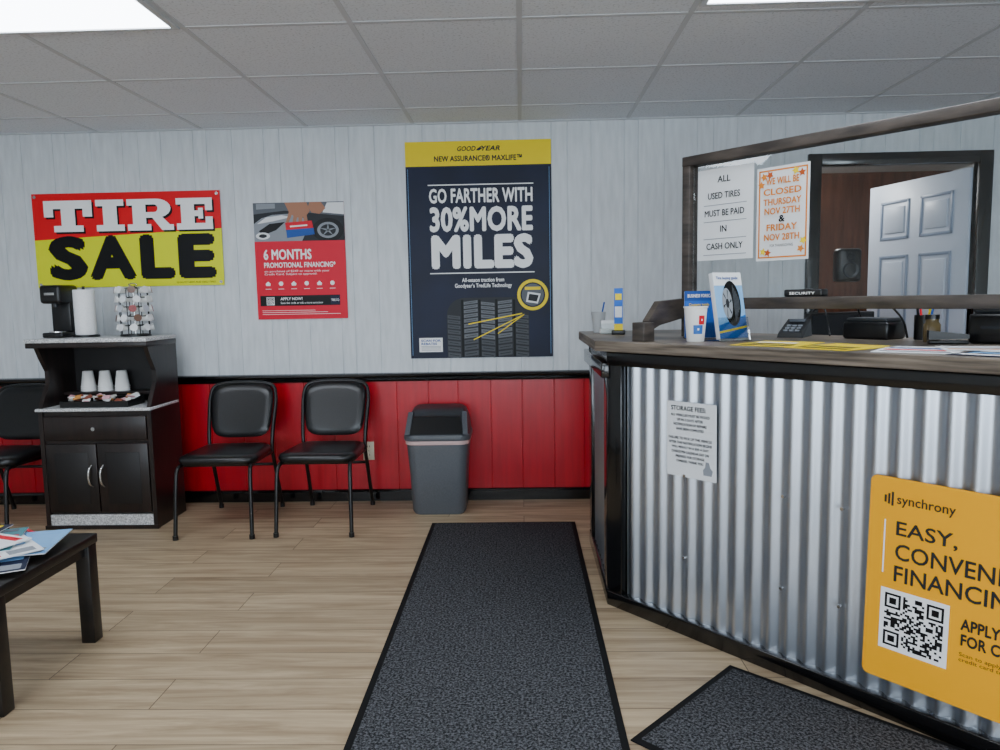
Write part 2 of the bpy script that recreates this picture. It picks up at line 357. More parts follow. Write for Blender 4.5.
poly('photo_headlight',p,paper,ell(.055,.525,.045,.022,20),-.0022); poly('photo_headlight_in',p,dgrey,ell(.055,.525,.026,.012,16),-.0025)
poly('photo_tyre',p,black,ell(.47,.555,.10,.075,28),-.0019); poly('photo_rim',p,grey,ell(.47,.555,.068,.05,24),-.0022); poly('photo_rim_in',p,dgrey,ell(.47,.555,.05,.036,20),-.0025)
for k in range(5):
    a=k*2*math.pi/5+.3; poly('photo_spoke_%d'%k,p,grey,[(.47+.008*math.cos(a+1.5),.555+.006*math.sin(a+1.5)),(.47+.008*math.cos(a-1.5),.555+.006*math.sin(a-1.5)),(.47+.058*math.cos(a),.555+.043*math.sin(a))],-.0028)
poly('photo_arm',p,skin,[(.20,.73),(.34,.73),(.36,.675),(.33,.64),(.27,.635),(.23,.665)],-.003)
for k,(x0_,z0_,x1_,z1_) in enumerate(((.24,.66,.215,.61),(.27,.645,.255,.59),(.30,.64,.295,.585),(.325,.65,.335,.60))):
    poly('photo_finger_%d'%k,p,skin,[(x0_-.013,z0_+.01),(x0_+.013,z0_+.01),(x1_+.010,z1_),(x1_,z1_-.008),(x1_-.010,z1_)],-.0032-.0002*k)
poly('photo_hand_2',p,skin,[(.36,.73),(.43,.73),(.46,.69),(.42,.655),(.37,.665),(.35,.70)],-.0031)
poly('photo_card_red',p,red,[(.20,.605),(.37,.615),(.385,.53),(.21,.51)],-.0042)
poly('photo_card_blue',p,blue,[(.205,.56),(.38,.57),(.385,.53),(.21,.51)],-.0046); poly('photo_card_logo',p,white,[(.23,.585),(.34,.592),(.341,.583),(.231,.576)],-.0046)
rect('red_field',p,pred,0,W,.0,.49,-.005)
text('text_headline',p,white,'6 MONTHS',.055,.36,.375,.44,-.0062,bold=.03)
text('text_subhead',p,white,'PROMOTIONAL FINANCING*',.055,.51,.325,.36,-.0062,bold=.025)
text('text_line',p,white,'on purchases of $249 or more with your\nCredit Card. Subject to approval.',.055,.47,.275,.31,-.0062)
for k in range(6):
    cx=.075+k*.082
    poly('icon_%d'%k,p,white,ell(cx,.225,.014,.014,14) if k%2 else [(cx-.013,.212),(cx+.013,.212),(cx+.016,.225),(cx,.240),(cx-.016,.225)],-.0062)
    rect('icon_caption_%d'%k,p,white,cx-.018,cx+.018,.19,.193,-.0062)
rect('apply_box',p,black,.02,.53,.085,.15,-.0062); text('text_apply',p,white,'APPLY NOW!',.15,.29,.12,.138,-.0072,bold=.02)
text('text_apply_2',p,white,'Scan the code or ask a store associate',.15,.42,.097,.110,-.0072)
def qr(par,x0,z0,s,y,n=21,fg=black,bg=white,seed=1):
    rnd=random.Random(seed); rect('qr_base',par,bg,x0,x0+s,z0,z0+s,y)
    bm=bmesh.new(); m=s*.07; c=(s-2*m)/n
    def cell(i,j):
        a=x0+m+i*c; q=z0+m+j*c; bm.faces.new([bm.verts.new(v) for v in ((a,y-.001,q),(a+c,y-.001,q),(a+c,y-.001,q+c),(a,y-.001,q+c))])
    for i in range(n):
        for j in range(n):
            fd=None
            for (a,b_) in ((0,0),(0,n-7),(n-7,n-7)):
                if a<=i<a+7 and b_<=j<b_+7:
                    u,v=i-a,j-b_; fd= (u in(0,6) or v in(0,6) or (2<=u<=4 and 2<=v<=4))
                elif a-1<=i<=a+7 and b_-1<=j<=b_+7 and fd is None: fd=False
            if fd is None: fd=rnd.random()<.5
            if fd: cell(i,j)
    obj_from_bm(bm,'qr_cells',par,fg)
qr(p,.06,.09,.05,-.007,n=15,seed=3)
rect('brand_strip',p,navy,.47,.53,.09,.145,-.0072); text('brand_text',p,white,'TIRE CO',.475,.525,.11,.125,-.0082,bold=.02)
for k in range(3): rect('fine_print_%d'%k,p,white,.03,.53-.08*k,.03+.012*k,.0322+.012*k,-.0062)
# ------------------------------------------------------------------ tire poster
p=root('tire_poster',(-.705,-.006,.925))
W,Hh=.905,1.345
rect('sheet',p,navy,0,W,0,Hh,0,.002)
rect('band',p,yellow,0,W,1.195,Hh,-.0008)
def PX(x): return (x-405)*.0062
def PZ(y): return 1.345-(y-141)*.00623
text('text_logo_a',p,navy,'GOOD',.325,.44,1.283,1.313,-.0016,bold=.03,shear=.25); text('text_logo_b',p,navy,'YEAR',.475,.59,1.283,1.313,-.0016,bold=.03,shear=.25)
poly('winged_foot',p,navy,[(.44,1.286),(.452,1.298),(.482,1.316),(.470,1.300),(.484,1.302),(.462,1.285)],-.0018)
text('text_model',p,navy,'NEW ASSURANCE\u00ae MAXLIFE\u2122',PX(434),PX(522),1.222,1.258,-.0016,bold=.03)
rect('rule_top',p,white,PX(427),PX(533),PZ(184),PZ(183),-.0016)
text('text_1',p,white,'GO FARTHER WITH',PX(428),PX(532),PZ(201.5),PZ(187),-.0016,bold=.03)
text('text_2',p,white,'30%MORE',PX(428),PX(532),PZ(230),PZ(205),-.0016,bold=.04)
text('text_3',p,white,'MILES',PX(429),PX(532),PZ(267),PZ(232.5),-.0016,bold=.055)
rect('rule_bottom',p,white,PX(427),PX(533),PZ(271.5),PZ(270.5),-.0016)
text('text_4',p,white,'All-season traction from\nGoodyear\u2019s TredLife Technology',PX(452),PX(510),PZ(287),PZ(276),-.0016,bold=.02,align='CENTER')
rect('edge_light_l',p,lblue,.012,.014,.02,1.18,-.0014); rect('edge_light_r',p,lblue,W-.014,W-.012,.02,1.18,-.0014)
tx0,tx1=PX(443),PX(527); tz1=PZ(296)
tirem=new_mat('print_tire','#2a2c30',.5); tireg=new_mat('print_tire_groove','#050607',.5); tirel=new_mat('print_tire_light','#6a6d72',.5); tiredk=new_mat('print_tire_mid','#4a4d52',.5)
tw=tx1-tx0; rr_=.11
pts=[(tx0,0.004),(tx1,0.004)]+[(tx1-rr_+rr_*math.cos(t),tz1-rr_+rr_*math.sin(t)) for t in [math.pi/2*i/8 for i in range(9)]]+[(tx0+rr_-rr_*math.sin(t),tz1-rr_+rr_*math.cos(t)) for t in [math.pi/2*i/8 for i in range(9)]]
poly('tire_body',p,tirem,pts,-.0012)
def ttop(x):
    dx=min(x-tx0,tx1-x)
    return tz1 if dx>=rr_ else tz1-rr_+math.sqrt(max(0,rr_**2-(rr_-dx)**2))
cols_=((.0,.17),(.20,.385),(.41,.59),(.615,.80),(.83,1.0))
for c_,(fa,fb) in enumerate(cols_):
    xa,xb=tx0+tw*fa+.004,tx0+tw*fb-.004
    if c_: rect('tire_groove_%d'%c_,p,tireg,xa-.016,xa-.002,.006,ttop(xa)-.012,-.0016)
    za=.008; step=.040
    k=0
    while True:
        zb_=za+step*.72; top=min(ttop(xa),ttop(xb))-.012
        if zb_+.01>top: break
        sl=.010*(1 if c_%2 else -1)
        poly('tread_%d_%d'%(c_,k),p,tirel if (c_ in (1,2,3) and k>2) else tiredk,[(xa,za),(xb,za+sl),(xb,zb_+sl),(xa,zb_)],-.0018)
        poly('tread_sipe_%d_%d'%(c_,k),p,tireg,[(xa+.01,za+step*.32),(xb-.01,za+step*.32+sl),(xb-.01,za+step*.40+sl),(xa+.01,za+step*.40)],-.0022)
        za+=step; step*=.955; k+=1
for i,(a,b_,c_,d_) in enumerate(((465,322,520,312),(470,338,520,314),(495,332,522,313))):
    poly('callout_%d'%i,p,yellow,[(PX(a),PZ(b_)),(PX(a),PZ(b_)-.007),(PX(c_),PZ(d_)-.007),(PX(c_),PZ(d_))],-.0026)
poly('badge',p,yellow,ell(PX(531),PZ(294),.098,.098),-.003); poly('badge_in',p,navy,ell(PX(531),PZ(294),.078,.078),-.0034)
poly('badge_face',p,mgrey,ell(PX(531),PZ(294),.07,.07),-.0038); poly('badge_band',p,yellow,[(PX(523),PZ(289)),(PX(539),PZ(289)),(PX(539),PZ(286)),(PX(523),PZ(286))],-.0042)
poly('badge_tire',p,paper,[(PX(524),PZ(301)),(PX(536),PZ(303)),(PX(539),PZ(293)),(PX(526),PZ(291))],-.0042); poly('badge_tire_in',p,dgrey,[(PX(526),PZ(299.5)),(PX(535),PZ(301)),(PX(537),PZ(294.5)),(PX(527.5),PZ(293))],-.0046)
rect('retail_tag',p,white,PX(414),PX(438),.04,.13,-.0022); text('retail_tag_text',p,blue,'SCAN FOR\nREBATES',PX(416),PX(436),.085,.12,-.003,bold=.03)
for k in range(4): rect('retail_tag_line_%d'%k,p,grey,PX(416),PX(436),.05+.008*k,.053+.008*k,-.003)
# ------------------------------------------------------------------ wall outlet
o=root('wall_outlet',(-1.0,0,.33)); box('plate',o,almond,-.036,.036,-.007,0,-.06,.06,.002)
for s in (-.028,.028):
    box('socket',o,almond,-.017,.017,-.010,-.006,s-.018,s+.018,.003)
    for q in (-.007,.007): box('slot',o,black,q-.0015,q+.0015,-.0108,-.0095,s-.004,s+.008)
cyl('screw',o,chrome,(0,-.0085,0),(0,-.006,0),.003,seg=10)
# ------------------------------------------------------------------ coffee bar cabinet
X0,X1,YF,YB=-2.79,-2.13,-.56,-.20
c=root('coffee_bar_cabinet',(0,0,0))
def side(name,x0,x1):
    prof=[(YB,.0),(YF,.0),(YF,.70),(YF+.03,.76),(YF+.09,.85),(YF+.09,.92),(YF+.04,1.0),(YF,1.08),(YB,1.08)]
    bm=bmesh.new(); a=[bm.verts.new((x0,y,z)) for y,z in prof]; b_=[bm.verts.new((x1,y,z)) for y,z in prof]; n=len(prof)
    for j in range(n): bm.faces.new((a[j],a[(j+1)%n],b_[(j+1)%n],b_[j]))
    bm.faces.new(a); bm.faces.new(b_); obj_from_bm(bm,name,c,esp)
side('side_left',X0,X0+.025); side('side_right',X1-.025,X1)
box('back_panel',c,esp_in,X0+.025,X1-.025,YB-.012,YB,0.02,1.08)
box('top_board',c,lam,X0-.045,X1+.006,YF-.01,YB,1.09,1.112,.004); box('top_moulding',c,esp,X0-.04,X1+.004,YF-.006,YB,1.06,1.09,.004)
box('counter_board',c,lam,X0-.008,X1+.004,YF-.015,YB-.012,.695,.712,.004)
box('lower_carcass',c,esp,X0+.025,X1-.025,YF+.012,YB-.012,.09,.695)
box('plinth',c,lam,X0+.01,X1-.01,YF+.004,YF+.03,.015,.085); box('base_rail',c,esp,X0-.006,X1+.006,YF-.006,YF+.012,0,.022)
box('drawer_front',c,esp,X0+.03,X1-.03,YF-.006,YF+.012,.525,.665,.006)
mid=(X0+X1)/2
cyl('drawer_knob',c,chrome,(mid,YF-.028,.595),(mid,YF-.006,.595),.011,.007)
for nm,a,b_ in (('door_left',X0+.03,mid-.003),('door_right',mid+.003,X1-.03)):
    box(nm,c,esp,a,b_,YF-.006,YF+.012,.10,.505,.005)
    box(nm+'_inset',c,esp_in,a+.05,b_-.05,YF-.0075,YF-.005,.15,.455,.002)
for s in (-.035,.035): tube('handle',c,chrome,[(mid+s,YF-.005,.38),(mid+s-.004,YF-.03,.36),(mid+s-.008,YF-.034,.315),(mid+s-.004,YF-.03,.275),(mid+s,YF-.005,.255)],.007)
box('nook_shelf',c,esp,X0+.025,X1-.025,-.34,YB-.012,.765,.78)
c=root('coffee_maker',(-2.765,-.31,1.113))
box('base',c,plast_b,-.062,.062,-.10,.09,0,.03,.008); box('column',c,plast_b,-.06,.06,.0,.09,.03,.24,.010)
box('brew_head',c,plast_b,-.064,.064,-.10,.09,.20,.31,.02,seg=4); box('badge',c,chrome,-.03,.03,-.1015,-.0995,.25,.265,.0005)
cyl('drip_tray',c,chrome,(0,-.045,.03),(0,-.045,.036),.045); cyl('nozzle',c,plast_d,(0,-.045,.18),(0,-.045,.205),.012)
c=root('paper_towel_roll',(-2.60,-.34,1.113))
cyl('stand_base',c,plast_b,(0,0,0),(0,0,.012),.072); cyl('rod',c,plast_b,(0,0,.01),(0,0,.30),.008)
lathe('roll',c,ptowel,[(.018,.014),(.056,.014),(.058,.018),(.058,.276),(.056,.28),(.018,.28),(.018,.014)],seg=36)
c=root('coffee_pod_carousel',(-2.30,-.34,1.113))
cyl('base',c,frame_m,(0,0,0),(0,0,.008),.085,seg=32); cyl('pole',c,chrome,(0,0,0),(0,0,.29),.006)
podlid=[new_mat('pod_lid_%d'%i,h,.35) for i,h in enumerate(('#e6e6e6','#b9bdc6','#6b4a3a','#dde0e2','#8b2f2f','#e9e9e9'))]
for k in range(8):
    t=2*math.pi*k/8; tube('wire_%d'%k,c,frame_m,[(.082*math.cos(t),.082*math.sin(t),.006),(.082*math.cos(t),.082*math.sin(t),.275),(.01*math.cos(t),.01*math.sin(t),.29)],.0028,smooth=0,seg=6)
for l in range(5):
    z=.035+l*.055
    tube('ring_%d'%l,c,frame_m,[(.082*math.cos(t),.082*math.sin(t),z-.026) for t in [2*math.pi*i/20 for i in range(20)]],.003,True,smooth=0,seg=6)
    for k in range(8):
        t=2*math.pi*(k+.5)/8+.25*(l%2); u=Vector((math.cos(t),math.sin(t),.2)).normalized(); p0=Vector((0,0,z))+u*.060; p1=Vector((0,0,z))+u*.100
        cyl('pod_%d_%d'%(l,k),c,cupw,p0,p1,.014,.020,seg=14); cyl('pod_lid_%d_%d'%(l,k),c,podlid[(k*3+l*2)%6],p1,p1+u*.002,.0215,seg=14)
tube('top_hook',c,chrome,[(-.0,0,.29),(.03,0,.305),(0,0,.315),(-.03,0,.305),(0,0,.29)],.003,seg=6)
c=root('stacked_foam_cups',(-2.53,-.275,.781))
for k in range(3):
    x=-.12+k*.105
    for j in range(3):
        lathe('cup_%d_%d'%(k,j),c,cupw,[(0,.098+j*.012),(.026,.098+j*.012),(.029,.094+j*.012),(.041,.006+j*.012),(.044,.004+j*.012),(.044,j*.012),(.040,j*.012)],(x,0,0),22)
c=root('condiment_tray',(-2.47,-.445,.713))
box('tray_floor',c,plast_b,-.20,.20,-.09,.09,0,.006); box('tray_front',c,plast_b,-.20,.20,-.095,-.088,0,.035); box('tray_back',c,plast_b,-.20,.20,.088,.095,0,.045)
for k in range(5): box('divider_%d'%k,c,plast_b,-.20+k*.0985,-.194+k*.0985,-.09,.09,0,.038)
cm=[new_mat('packet_%d'%i,h,.5) for i,h in enumerate(('#f0ece4','#e0a8b0','#c98a48','#f6f6f6','#8a4b3a'))]
for k in range(36):
    x=-.165+(k%4)*.098+random.uniform(0,.05); y=random.uniform(-.07,.07)
    M_=Matrix.Translation((x,y,.032+random.uniform(0,.025)))@Matrix.Rotation(random.uniform(-.9,.9),4,'X')@Matrix.Rotation(random.uniform(-1,1),4,'Z')
    box('packet_%d'%k,c,cm[k%5],-.022,.022,-.014,.014,-.003,.003,.002,M=M_)
# ------------------------------------------------------------------ chairs
def chair(x,y,rz=0):
    r=root('waiting_room_chair',(x,y,0),rz)
    for s in (-1,1):
        tube('front_leg_frame',r,frame_m,[(s*.212,-.64,.012),(s*.205,-.60,.36),(s*.20,-.575,.395),(s*.19,-.50,.40),(s*.185,-.14,.385)],.0115)
        tube('back_leg_frame',r,frame_m,[(s*.195,0,.012),(s*.19,-.10,.30),(s*.19,-.145,.40),(s*.195,-.13,.52),(s*.205,-.06,.70)],.0115)
        cyl('foot_cap',r,plast_b,(s*.212,-.64,0),(s*.212,-.64,.025),.015); cyl('foot_cap',r,plast_b,(s*.195,0,0),(s*.195,0,.025),.015)
    tube('back_loop',r,frame_m,[(-.195,-.13,.50),(-.207,-.06,.70),(-.19,-.035,.785),(-.10,-.028,.805),(.10,-.028,.805),(.19,-.035,.785),(.207,-.06,.70),(.195,-.13,.50)],.0115)
    tube('cross_bar',r,frame_m,[(-.19,-.10,.30),(.19,-.10,.30)],.009,smooth=0); tube('under_bar',r,frame_m,[(-.20,-.52,.392),(.20,-.52,.392)],.009,smooth=0)
    secs=[]
    for z,g in ((.398,.0),(.402,.012),(.425,.02),(.441,.012),(.450,-.012),(.454,-.05)):
        ring=[]
        for px,py in rrect_ring(.42+2*g,.40+2*g,.07+max(g,-.03),8):
            ring.append((px*(1-.12*(py+.22)/.44),py-.36,z))
        secs.append(ring)
    loft('seat',r,vinyl,secs,ang=60)
    def bp(off,yo):
        ring=[]
        for t in [2*math.pi*i/40 for i in range(40)]:
            cx,cz=math.cos(t),math.sin(t); e=.45
            x_=math.copysign(abs(cx)**e,cx)*(.188+off); z_=math.copysign(abs(cz)**e,cz)*(.16+off)
            x_*=1+.10*z_/.16*.6
            z_+=.012*(1-(x_/.2)**2) if z_>0 else 0
            y_=-.088+yo+ z_*.30 +.02*(1-(x_/.2)**2)
            ring.append((x_,y_,.635+z_))
        return ring
    loft('backrest',r,vinyl,[bp(-.05,-.030),bp(-.02,-.028),bp(-.002,-.016),bp(0,0),bp(-.01,.012),bp(-.03,.018)],ang=60)
chair(-1.735,-.13,.03); chair(-1.16,-.10,-.01); chair(-3.10,-.12,.0)
# ------------------------------------------------------------------ trash can
r=root('trash_can',(-.515,-.215,0))
def ring(w,d_,rr,z,oy=0,tilt=0): return [(x,y+oy,z+tilt*(y+oy)) for x,y in rrect_ring(w,d_,rr,6)]
loft('body',r,plast_g,[ring(.30,.24,.05,0),ring(.325,.26,.055,.02),ring(.345,.275,.055,.25),ring(.375,.30,.06,.445),ring(.375,.30,.06,.46)])
loft('liner',r,new_mat('bin_liner','#c9a9a6',.5),[ring(.382,.306,.06,.434),ring(.386,.31,.06,.442),ring(.386,.31,.06,.460),ring(.38,.305,.06,.463)])
loft('lid_rim',r,plast_g,[ring(.395,.32,.06,.459),ring(.40,.325,.06,.465),ring(.40,.325,.06,.488),ring(.385,.31,.06,.498)])
secs=[]
for z,w,dd,oy in ((.496,.385,.31,0),(.54,.375,.285,.012),(.585,.355,.24,.032),(.615,.33,.19,.055),(.628,.30,.14,.07)):
    secs.append(ring(w,dd,.05,z,oy,.10 if z>.5 else 0))
loft('lid',r,plast_d,secs)
fl=((-.155,.505),(.155,.505),(.150,.56),(.138,.598),(-.138,.598),(-.150,.56))
loft('flap',r,plast_b,[[(x,-.172+(z-.50)*.80,z) for x,z in fl],[(x,-.150+(z-.50)*.80,z) for x,z in fl]])
for s in (-1,1): loft('flap_cheek',r,plast_g,[[(s*.158,-.165,.50),(s*.188,-.165,.50),(s*.178,-.05,.62),(s*.148,-.05,.62)],[(s*.158,-.14,.50),(s*.188,-.14,.50),(s*.178,-.02,.615),(s*.148,-.02,.615)]])
# ------------------------------------------------------------------ mats
def mat_obj(name,origin,dx,dy,L1,L2):
    th=math.atan2(dx[1],dx[0]); r=root(name,(origin[0],origin[1],0),th)
    s=1 if (dx[0]*dy[1]-dx[1]*dy[0])>0 else -1
    def pr(nm,m,i,z0,z1):
        a,b_=sorted((s*i,s*(L2-i))); box(nm,r,m,i,L1-i,a,b_,z0,z1,.0015)
    pr('rubber_border',rubber,0,0.0005,.005); pr('carpet_pile',carpet,.024,.004,.009)
mat_obj('floor_mat',(-.535,-.515),(1,0),(0,-1),.83,2.75)
mat_obj('floor_mat',(.715,-2.20),(.73,-.683),(-.683,-.73),.84,.605)
# ------------------------------------------------------------------ coffee table
r=root('coffee_table',(-2.22,-2.235,0))
box('top',r,blk_wood,-.56,.56,-.29,.29,.385,.42,.004)
for nm,q in (('apron_f',(-.53,.53,-.27,-.25)),('apron_b',(-.53,.53,.25,.27)),('apron_l',(-.54,-.52,-.25,.25)),('apron_r',(.52,.54,-.25,.25))): box(nm,r,blk_wood,*q,.345,.385)
k=0
for sx in (-1,1):
    for sy_ in (-1,1):
        k+=1; box('leg_%d'%k,r,blk_wood,sx*.53-.027,sx*.53+.027,sy_*.255-.027,sy_*.255+.027,0,.39,.003)
r=root('magazine_stack',(-1.92,-2.24,.42))
teal=new_mat('magazine_teal','#3a7c86',.35)
cols=[blue,paper,yellow,navy,pred,lblue,orange,paper,teal,navy,paper]
arts=[red,skin,dgrey,orange,mgrey,lblue,pred,yellow,paper,grey]
pos=[(-.12,-.08,.3),(.06,.02,-.2),(-.05,.06,.9),(.12,-.08,.5),(.0,.10,-.6),(.13,.08,.25),(-.10,.0,-.3),(.08,.0,.85),(.0,.05,.4),(-.12,.09,.1),(.02,-.04,-.35)]
for i in range(11):
    px_,py_,an=pos[i]
    M_=Matrix.Translation((px_,py_,.003+i*.0052))@Matrix.Rotation(an,4,'Z')
    box('magazine_%d'%i,r,paper,-.105,.105,-.14,.14,0,.0035,.001,M=M_); box('cover_%d'%i,r,cols[i],-.105,.105,-.14,.14,.0035,.0045,M=M_)
    box('cover_title_%d'%i,r,arts[(i*3)%10],-.09,.08,.095,.125,.0045,.0049,M=M_)
    for q in range(4):
        a=-.095+.1*(q%2); b_=-.125+(q//2)*.10
        box('cover_art_%d_%d'%(i,q),r,arts[(i*5+q*3+1)%10],a,a+random.uniform(.06,.09),b_,b_+random.uniform(.05,.085),.0045,.0049,M=M_)
# ------------------------------------------------------------------ service counter
O=Vector((.355,-1.66,0)); D=Vector((.657,-.754,0)).normalized(); NI=Vector((.754,.657,0)).normalized()
TH=math.atan2(D.y,D.x)
FM=Matrix.Translation(O)@Matrix.Rotation(TH,4,'Z')
r=root('service_counter')
LEN=2.5
def corrugated(name,x0,x1,z0,z1,y,M,per=.068,amp=.009):
    bm=bmesh.new(); n=int((x1-x0)/per*20); A=[];B=[]
    for i in range(n+1):
        x=x0+(x1-x0)*i/n; s=math.sin(2*math.pi*(x)/per)
        A.append(bm.verts.new((x,y+amp*s,z0))); B.append(bm.verts.new((x,y+amp*s,z1)))
    for i in range(n): bm.faces.new((A[i],A[i+1],B[i+1],B[i]))
    return obj_from_bm(bm,name,r,galv,True,M)
corrugated('corrugated_front',.08,LEN,.03,1.03,.018,FM)
box('backing_board',r,blk_wood,.03,LEN,.032,.05,0,1.05,M=FM)
box('trim_post',r,blk_trim,0,.075,-.006,.05,0,1.075,.004,M=FM)
box('trim_top',r,blk_trim,0.0,LEN,-.012,.03,1.018,1.075,.004,M=FM)
box('trim_base',r,blk_trim,0.0,LEN,-.012,.03,0,.062,.004,M=FM)
for q in (.38,.78,.98,1.6,2.2):
    for z in (.30,.62): cyl('screw',r,chrome,(q,-.0,z),(q,.012,z),.006,seg=10,M=FM)
SM=Matrix.Translation(O)@Matrix.Rotation(-math.pi/2,4,'Z')
SL=.80
corrugated('corrugated_side',-SL+.05,-.05,.05,.98,.014,SM)
box('side_backing',r,blk_wood,-SL,-.01,.03,.05,0,1.05,M=SM)
box('side_post_front',r,blk_trim,-.11,.0,-.006,.04,0,1.075,.004,M=SM)
box('side_post_back',r,blk_trim,-SL,-SL+.12,-.006,.04,0,1.075,.004,M=SM)
box('side_base',r,blk_trim,-SL,0,-.008,.03,0,.07,.004,M=SM); box('side_top',r,blk_trim,-SL-.02,.01,-.03,.03,.965,1.03,.006,M=SM); box('side_top_2',r,blk_trim,-SL,.0,-.006,.03,1.03,1.075,M=SM)
def P(t,k): v=O+D*t+NI*k; return (v.x,v.y)
ov=.045
A0=O+D*0+NI*(-ov)
xL=.30
tt=(xL-A0.x)/D.x; c0=A0+D*tt
DEP=.78
innc=O+NI*DEP; ti=((.355+.62)-innc.x)/D.x; inn=innc+D*ti
slab=[(c0.x,c0.y),P(LEN+.02,-ov),P(LEN+.02,DEP),(inn.x,inn.y),(.975,-.82),(xL,-.82)]
prism('counter_top',r,wood_top,slab,1.077,1.12,.004)
box('inner_support',r,blk_wood,LEN-.05,LEN,.05,.72,0,1.075,M=FM)
box('back_support',r,blk_wood,.36,.94,-.89,-.86,0,1.075)
# ------------------------------------------------------------------ glass screen
r=root('glass_counter_screen',O+NI*.40,TH)
s0,s1=.085,2.0; zt,zb=1.875,1.284; pw=.038
box('post_left',r,wood_fr,s0,s0+pw,-.03,.03,1.121,zt,.003)
box('post_right',r,wood_fr,s1-pw,s1,-.03,.03,1.121,zt,.003)
box('rail_top',r,wood_fr,s0,s1,-.032,.032,zt-.04,zt,.003); box('rail_bottom',r,wood_fr,s0,s1,-.032,.032,zb-.045,zb,.003)
box('pane',r,glass,s0+pw,s1-pw,-.003,.003,zb,zt-.04)
loft('side_brace',r,wood_fr,[[(.155,-.37,1.155),(.155,-.37,1.20),(.185,-.37,1.20),(.185,-.37,1.155)],[(.14,-.28,1.18),(.14,-.28,1.275),(.17,-.28,1.275),(.17,-.28,1.18)],[(s0-.01,-.03,1.205),(s0-.01,-.03,1.284),(s0+.03,-.03,1.284),(s0+.03,-.03,1.205)]],ang=20)
box('brace_foot',r,wood_fr,.135,.195,-.41,-.345,1.121,1.195,.003)
# notices on the glass
n=root('payment_notice',O+NI*.394+D*.150+Vector((0,0,1.44)),TH)
rect('sheet',n,paper,0,.26,0,.37,-.002,.0008)
for i,(s_,a,b_,z) in enumerate((('ALL',.095,.155,.325),('USED TIRES',.05,.20,.26),('MUST BE PAID',.035,.22,.19),('IN',.11,.14,.125),('CASH ONLY',.045,.215,.055))):
    text('text_%d'%i,n,black,s_,a,b_,z-.012,z+.014,-.003,bold=.015)
for i,z in enumerate((.222,.155,.085,.02)): rect('rule_%d'%i,n,grey,.03,.23,z,z+.003,-.003)
n=root('holiday_closing_notice',O+NI*.394+D*.425+Vector((0,0,1.425)),TH)
rect('sheet',n,paper,0,.215,0,.355,-.002,.0008)
for nm,q in (('l',(.008,.014,.01,.345)),('r',(.201,.207,.01,.345)),('b',(.008,.207,.01,.016)),('t',(.008,.207,.339,.345))): rect('border_'+nm,n,orange,*q,-.003)
rust=new_mat('print_rust','#b5521e',.5)
for i,(cx,cz) in enumerate(((.03,.32),(.185,.32),(.03,.035),(.185,.04),(.055,.325),(.16,.33),(.02,.29),(.05,.03),(.195,.07))):
    lp=[(cx+(.016 if j%2 else .008)*math.cos(j*math.pi/5+i),cz+(.016 if j%2 else .008)*math.sin(j*math.pi/5+i)) for j in range(10)]
    poly('leaf_%d'%i,n,(orange,rust,yellow)[i%3],lp,-.0035-.0002*i)
for i,(s_,a,b_,z) in enumerate((('WE WILL BE',.04,.175,.30),('CLOSED',.03,.185,.26),('THURSDAY',.03,.185,.222),('NOV 27TH',.035,.18,.187),('&',.095,.12,.157),('FRIDAY',.045,.17,.125),('NOV 28TH',.035,.18,.088))):
    text('text_%d'%i,n,orange if i!=4 else black,s_,a,b_,z-.012,z+.014,-.0055,bold=.03)
text('text_small',n,black,'FOR THANKSGIVING',.06,.155,.052,.062,-.0055)
# ------------------------------------------------------------------ notices on counter front
n=root('storage_fee_notice',O+D*.30+Vector((0,0,.615)),TH)
NM=Matrix.Translation((0,.004,0))@Matrix.Rotation(-.01,4,'Y')
rect('sheet',n,paper,0,.22,0,.285,0,.0008,M=NM)
text('text_head',n,black,'STORAGE FEES:',.02,.175,.252,.270,-.001,bold=.02,M=NM)
ls=['ALL VEHICLES MUST BE PICKED','UP IN 3 DAYS AFTER','NOTIFICATION OF REPAIRS','HAVE BEEN COMPLETED','','FAILURE TO PICK UP THE VEHICLE','AFTER THIS NOTIFICATION BEGINS','WILL RESULT IN A $25 A DAY','CHARGE PER CALENDAR DAY ON','PREMISES FOR STORAGE','CHARGES. THANK YOU.']
for i,s_ in enumerate(ls):
    if s_:
        wd=len(s_)*.0064; text('text_%d'%i,n,black,s_,.105-wd/2,.105+wd/2,.230-i*.0175,.240-i*.0175,-.001,bold=.012,M=NM)
poly('car_drawing',n,grey,[(.165,.02),(.20,.02),(.205,.04),(.195,.05),(.188,.07),(.175,.07),(.172,.05),(.163,.04)],-.001,M=NM)
n=root('financing_sign',O+D*1.06+Vector((0,0,.12))-NI*.002,TH)
NM=Matrix.Rotation(.015,4,'Y')
W,Hh=.56,.63
bm=bmesh.new(); f=bm.faces.new([bm.verts.new((x+W/2,0,y+Hh/2)) for x,y in rrect_ring(W,Hh,.02,5)])
q=bmesh.ops.extrude_face_region(bm,geom=[f]); bmesh.ops.translate(bm,vec=(0,.006,0),verts=[v for v in q['geom'] if isinstance(v,bmesh.types.BMVert)])
obj_from_bm(bm,'board',n,sy,M=NM)
for i in range(3): rect('logo_bar_%d'%i,n,dgrey,.042+i*.010,.048+i*.010,.553-.004*i,.575+.006*i,-.001,M=NM)
text('text_logo',n,dgrey,'synchrony',.078,.235,.545,.582,-.001,bold=.01,M=NM)
rect('side_rule',n,white,.045,.049,.335,.50,-.001,M=NM)
for i,(s_,wd) in enumerate((('EASY,',.165),('CONVENIENT',.40),('FINANCING',.345))):
    text('text_%d'%i,n,dgrey,s_,.08,.08+wd,.452-i*.068,.502-i*.068,-.001,bold=.012,M=NM)
before=set(bpy.data.objects)
qr(n,.045,.10,.19,-.0012,n=25,seed=9)
for o in set(bpy.data.objects)-before: o.data.transform(NM)
